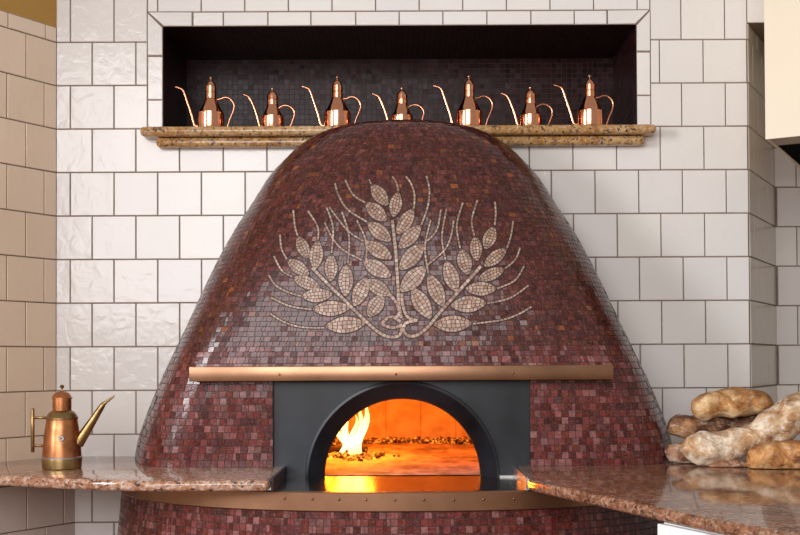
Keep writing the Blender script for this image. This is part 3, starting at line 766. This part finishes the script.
# ------------------------------------------------------------------ copper cruets in the niche
def cruet(big):
    s = 1 / 282.0 * 1.0
    root = empty('copper_cruet', (0, 0, 0))
    H = 48.6 * s if big else 36.8 * s
    if big:
        prof = [(13.2, 0), (13.4, 0.6), (13.3, 11.0), (12.8, 11.6), (10.6, 15), (8.2, 19.5), (6.2, 24), (5.3, 26)]
        neck = [(5.0, 25.6), (5.4, 26), (5.4, 31.4), (4.9, 31.7), (4.9, 32.2), (5.4, 32.5), (5.4, 38.2), (5.0, 38.6)]
        cap = [(4.8, 38.4), (4.6, 39.6), (3.4, 42.3), (1.6, 43.8), (0.9, 44.6), (0.9, 45.4), (1.7, 46.2), (1.9, 47.2), (1.2, 48.3), (0.3, 48.6)]
        sp = [(-13.0, 2), (-16.5, 3.0), (-19.5, 10), (-23.5, 22), (-27.0, 32.5), (-29.5, 35.8), (-36, 38.2)]
        hd = [(6, 25), (9.5, 25.6), (14, 27.2), (19, 25.8), (23, 20.5), (22.6, 14), (19, 6.5), (16, 1.5), (12.8, 1.2)]
    else:
        prof = [(10.8, 0), (11.0, 0.5), (10.9, 7.2), (10.4, 7.8), (8.6, 11), (6.8, 15), (5.5, 19.2)]
        neck = [(5.1, 18.9), (5.5, 19.3), (5.5, 23.4), (5.0, 23.7), (5.0, 24.2), (5.5, 24.5), (5.3, 29), (4.9, 29.5)]
        cap = [(4.7, 29.3), (4.4, 30.4), (3.0, 32.4), (1.5, 33.4), (0.8, 33.9), (0.8, 34.3), (1.6, 34.9), (1.7, 35.8), (1.0, 36.6), (0.3, 36.8)]
        sp = [(-10.8, 1.6), (-13, 2.4), (-15.5, 8), (-19, 18), (-22.5, 25.5), (-25, 28.2), (-29.5, 30.2)]
        hd = [(6, 16), (8.6, 17.6), (13, 18.8), (18, 17.2), (21.8, 12.5), (21, 7), (18, 2.5), (14.5, 0.9), (10.6, 1.0)]
    def lt(name, pf, mat, par=root, seg=40):
        m2 = MB(); m2.lathe([(r * s, z * s) for r, z in pf], seg); o_ = m2.build(name, mat, par); autosmooth(o_, 28); return o_
    lift = 4.7
    up = lambda L: [(a, b + (lift if b > 0.7 else 0)) for a, b in L]
    up2 = lambda L: [(a, b + lift * min(1, max(0, (b - 1.2) / 7))) for a, b in L]
    prof, neck, cap, sp, hd = up(prof), up(neck), up(cap), up2(sp), up2(hd)
    lt('body', prof, M['copper']); lt('neck_collar', neck, M['copper'])
    kn = len(cap) - 6
    lid = lt('lid', cap[:kn + 1], M['copper']); lt('knob', cap[kn:], M['brass'], lid, 20)
    c = crom(sp, 6); m2 = MB(); m2.tube([(x * s, 0, z * s) for x, z in c], [s * (1.95 - 1.15 * i / (len(c) - 1)) for i in range(len(c))], 12); m2.build('spout', M['copper'], root, True)
    c = crom(hd, 6); m2 = MB(); m2.tube([(x * s, 0, z * s) for x, z in c], s * 0.95, 12); m2.build('handle', M['copper'], root, True)
    return root
def copy_tree(o, parent=None):
    c = o.copy(); col.objects.link(c); c.parent = parent
    for ch in list(o.children): copy_tree(ch, c)
    return c
big, small = cruet(True), cruet(False)
spots = [(211, 1, 'tall copper cruet leftmost on the niche ledge, nearest its left wall'), (272.6, 0, 'short copper cruet leftmost of the three short ones'),
         (337.4, 1, 'tall copper cruet second from left among the four tall ones'), (402, 0, 'short copper cruet in the middle of the ledge above the dome top'),
         (469.2, 1, 'tall copper cruet third from left among the four tall ones'), (530.5, 0, 'short copper cruet rightmost of the three short ones'),
         (590, 1, 'tall copper cruet rightmost on the ledge, nearest the right niche wall')]
used = {0: False, 1: False}
for x, b_, lab in spots:
    src = big if b_ else small
    o = src if not used[b_] else copy_tree(src); used[b_] = True
    p = PY(x, 125, -0.018); o.location = (p.x, -0.018, zu1)
    tag(o, lab, 'cruet', 'tall copper cruets on the ledge' if b_ else 'short copper cruets on the ledge')

# ------------------------------------------------------------------ the big jug on the left worktop
jp = PZ(62, 470.3, TOP); jy = jp.y + 0.06; K = (D + jy) / F * 0.985
jx = PY(62, 450, jy).x
jug = empty('oil_jug', (jx, jy, TOP)); tag(jug, 'large aged copper and brass oil jug with long spout on the left worktop', 'jug')
def jl(name, pf, mat, par=jug, seg=48):
    m2 = MB(); m2.lathe([(r * K, z * K) for r, z in pf], seg); o_ = m2.build(name, mat, par); autosmooth(o_, 30); return o_
jl('foot', [(18.2, 0), (19.4, 0.8), (19.9, 9.6), (19.7, 10.8)], M['brass_old'])
body = jl('body', [(19.4, 10.4), (19.4, 12), (18.3, 24), (16.8, 40), (15.4, 49.5), (15.1, 50)], M['copper_old'])
jl('lower_rim', [(19.6, 10.2), (20.1, 10.6), (20.1, 12), (19.5, 12.4)], M['steel'])
jl('shoulder', [(15.3, 49.6), (15.9, 50), (15.9, 51.8), (15.2, 52.8), (14.2, 54.8), (12.4, 57.2), (10, 58.6), (9.4, 58.8)], M['brass_old'])
jl('neck', [(9.3, 58.6), (9.3, 70.6)], M['copper_old'])
lid = jl('lid', [(9.4, 70.4), (10.2, 70.6), (10.2, 71.8), (9.6, 72.3), (8.4, 74.8), (5.8, 77), (3, 78.2), (1.2, 78.6)], M['copper_old'])
jl('knob', [(1.1, 78.3), (0.8, 80), (0.8, 81), (1.9, 82), (2.2, 83.2), (1.6, 84.4), (0.3, 85)], M['brass_old'], lid, 20)
c = crom([(16.0, 25), (22, 34), (28, 43.3), (34, 52.6), (40.5, 62.8), (42.5, 65.3), (45.5, 67.6), (53, 73.2)], 8)
m2 = MB(); m2.tube([(x * K, 0, z * K) for x, z in c], [K * (5.2 * (1 - i / (len(c) - 1)) ** 1.1 + 0.9) for i in range(len(c))], 16); m2.build('spout', M['brass_old'], jug, True)
m2 = MB()
m2.tube([(-29.8 * K, 0, z * K) for z in (16.5, 17, 60.5, 61)], [K * 1.5, K * 1.9, K * 1.9, K * 1.5], 14)
m2.tube([(x * K, 0, 51.4 * K) for x in (-29.5, -15.2)], 1.3 * K, 12); m2.tube([(x * K, 0, 23 * K) for x in (-29.5, -18.0)], 1.3 * K, 12)
m2.build('handle', M['brass_old'], jug, True)
m2 = MB(); yb = -17.3 * K; m2.tube([(4.6 * K, yb + 0.006, 31.5 * K), (4.6 * K, yb, 31.5 * K), (4.6 * K, yb - 0.002, 31.5 * K)], [3.2 * K, 3.2 * K, 2.6 * K], 18)
med = m2.build('badge', M['steel'], jug); m2 = MB(); m2.sphere((4.6 * K, yb - 0.002, 31.5 * K), 0.9 * K, 10, 6, (1, 0.6, 1)); m2.build('badge_stud', M['bronze_dark'], med, True)

# ------------------------------------------------------------------ bread
def loaf(pix, Y, mat, label, seed, flat=1.0, dents=1.0, dY=None):
    """pix: (px, py, radius px) along the loaf's axis"""
    P = []
    for i, (x, y, r) in enumerate(pix):
        yy = Y + (dY[i] if dY else 0); p = PY(x, y, yy); P.append((p.x, p.y, p.z, r * (D + yy) / F))
    c = crom(P, 10); c0_ = Vector(c[len(c) // 2][:3]); m2 = MB(); n_ = len(c); seg = 36; vs_ = []; rows = []
    for i, (x, y, z, r) in enumerate(c):
        t = (Vector(c[min(i + 1, n_ - 1)][:3]) - Vector(c[max(0, i - 1)][:3])).normalized(); sd = t.cross(Vector((0, 0, 1))).normalized(); u_ = sd.cross(t)
        ctr = Vector((x, y, z)); 
        for k in range(seg):
            a = 2 * pi * k / seg; dirv = sd * cos(a) * flat + u_ * sin(a) * (1 if sin(a) > 0 else 0.92); p = ctr + dirv * r
            nn = noise.noise(p * 17 + Vector((seed * 3.1, 0, 0))) * 0.30 + noise.noise(p * 38 + Vector((0, seed, 0))) * 0.13
            p = ctr + dirv * r * (1 + nn * dents)
            if p.z < TOP + 0.0015: p.z = TOP + 0.0015
            vs_.append(p - c0_)
    f = []
    for i in range(n_ - 1):
        for k in range(seg): k2 = (k + 1) % seg; f.append((i * seg + k, i * seg + k2, (i + 1) * seg + k2, (i + 1) * seg + k))
    f += [tuple(reversed(range(seg))), tuple(range((n_ - 1) * seg, n_ * seg))]
    m2.add(vs_, f); o_ = m2.build('bread_loaf', mat, None, True); o_.location = c0_
    sm = o_.modifiers.new('s', 'SUBSURF'); sm.levels = 1; sm.render_levels = 1
    tag(o_, label, 'bread', 'rustic loaves piled on the right worktop'); return o_
FL = (0.74, 0.60, 0.46); TN = (0.50, 0.27, 0.12); BR = (0.20, 0.075, 0.025)
bA = bread('golden_crust', (0.80, 0.56, 0.30), (0.56, 0.27, 0.085), (0.24, 0.09, 0.025), 0, 0.25)
bB = bread('dark_crust', (0.46, 0.24, 0.10), (0.20, 0.08, 0.03), (0.07, 0.025, 0.012), -0.04, 0.35)
bC = bread('floury_brown_crust', (0.62, 0.42, 0.30), (0.36, 0.17, 0.09), (0.14, 0.05, 0.025), 0, 0.7)
bD = bread('pale_floury_crust', (0.84, 0.70, 0.53), (0.56, 0.33, 0.16), (0.26, 0.11, 0.045), 0.03, 0.9)
bE = bread('orange_crust', (0.76, 0.46, 0.20), (0.56, 0.24, 0.07), (0.18, 0.06, 0.02), 0, 0.2)
loaf([(666, 456, 2), (669, 455, 8.5), (678, 454, 11.5), (695, 454, 12), (715, 454, 11), (728, 455, 7), (732, 455, 2)], -0.37, bC, 'floury brown loaf end low at the far left of the bread pile', 1, 1.1)
loaf([(667, 431, 1.5), (670, 430, 6), (680, 427, 12), (700, 427, 13.5), (730, 426, 13), (755, 425, 11.5), (772, 424, 8), (778, 423, 2)], -0.33, bB, 'dark brown scorched loaf under the topmost loaf', 2, 1.2)
loaf([(692, 409, 2), (695, 408.5, 9.5), (704, 406.5, 14.5), (714, 405, 14.5), (730, 403.5, 14.5), (748, 403, 14), (762, 404, 10.5), (770, 406, 6), (774, 407, 1.5)], -0.38, bA, 'golden brown loaf lying topmost on the bread pile', 3, 1.15)
loaf([(682, 445, 2), (685, 446, 9), (696, 448, 15.5), (712, 449, 17.5), (735, 444, 15.5), (758, 437.5, 15), (776, 427, 19), (793, 415, 21), (815, 408, 19), (842, 402, 14), (852, 400, 2)], -0.48, bD, 'long pale floury loaf slanting up to the right across the pile front', 4, 1.0, 0.8)
loaf([(748, 461, 2), (750, 461, 8), (762, 459, 14), (785, 457, 16), (812, 456, 15), (838, 457, 10), (845, 458, 2)], -0.56, bE, 'orange brown loaf at bottom right under the long floury loaf', 5, 1.1)
loaf([(708, 466, 1.5), (712, 466, 4), (722, 465.5, 6), (738, 465.5, 6), (748, 466, 4), (751, 466, 1.5)], -0.50, bC, 'small flat loaf barely showing beneath the middle of the long loaf', 6, 1.5)
# thin steel tray under the loaves
p0, p1 = PZ(728, 473, TOP), PZ(860, 474.5, TOP)

# ------------------------------------------------------------------ white cabinet under the right worktop
a = Vector(PZ(657, 508, TOP).xy); b_ = Vector(PZ(744, 524.7, TOP).xy); dd = (b_ - a).normalized(); nn = Vector((dd.y, -dd.x))
if nn.x > 0: nn = -nn
a = a - nn * 0.018; cab = empty('base_cabinet', (a.x, a.y, 0), math.atan2(dd.y, dd.x)); tag(cab, 'white cabinet under the right granite worktop', 'cabinet')
Lc = 0.95; sg = 1 if (Matrix.Rotation(math.atan2(dd.y, dd.x), 2) @ Vector((0, 1))).dot(-nn) > 0 else -1
m_ = MB(); ya, yb_ = sorted((0.0, sg * 0.55)); m_.box(0, Lc, ya, yb_, 0.08, SB - 0.0015); bevel(m_.build('carcass', M['white'], cab), 0.002, 2)
yf = sorted((-sg * 0.0005, -sg * 0.018))
m_ = MB(); m_.box(0.0, 0.165, yf[0], yf[1], 0.1, SB - 0.004); bevel(m_.build('side_panel', M['white'], cab), 0.002, 2)
m_ = MB(); m_.box(0.168, Lc, yf[0], yf[1], 0.1, SB - 0.004); bevel(m_.build('door', M['white'], cab), 0.002, 2)
m_ = MB(); m_.box(0.03, Lc - 0.03, min(sg * .04, sg * .5), max(sg * .04, sg * .5), 0.0, 0.08); m_.build('plinth', M['white'], cab)

# ------------------------------------------------------------------ range hood at upper right
HY = -0.43; hc = PY(765.5, 139.3, HY)
dF = Vector((dR.y, -dR.x, 0))     # along the hood's front
ang = math.atan2(dF.y, dF.x)
hood = empty('range_hood', (hc.x, hc.y, hc.z), ang); tag(hood, 'cream range hood hanging at the upper right corner above the bread', 'range hood')
HW, HD, HH = 0.95, 0.78, 0.75
m_ = MB(); t = 0.012
m_.box(0, HW, 0, t, 0, HH); m_.box(0, t, t, HD, 0.0, HH); m_.box(HW - t, HW, t, HD, 0.0, HH); m_.box(t, HW - t, HD - t, HD, 0.0, HH); m_.box(0, HW, 0, HD, HH, HH + t)
m_.build('canopy', M['cream'], hood)
m_ = MB(); m_.box(t + .0005, HW - t - .0005, t + .0005, 0.125, 0.0, 0.012); m_.build('front_lip', M['hood_trim'], hood)
m_ = MB(); m_.box(t + .001, HW - t - .001, 0.126, HD - t - .001, 0.002, 0.02); m_.build('grease_filter', M['black'], hood)
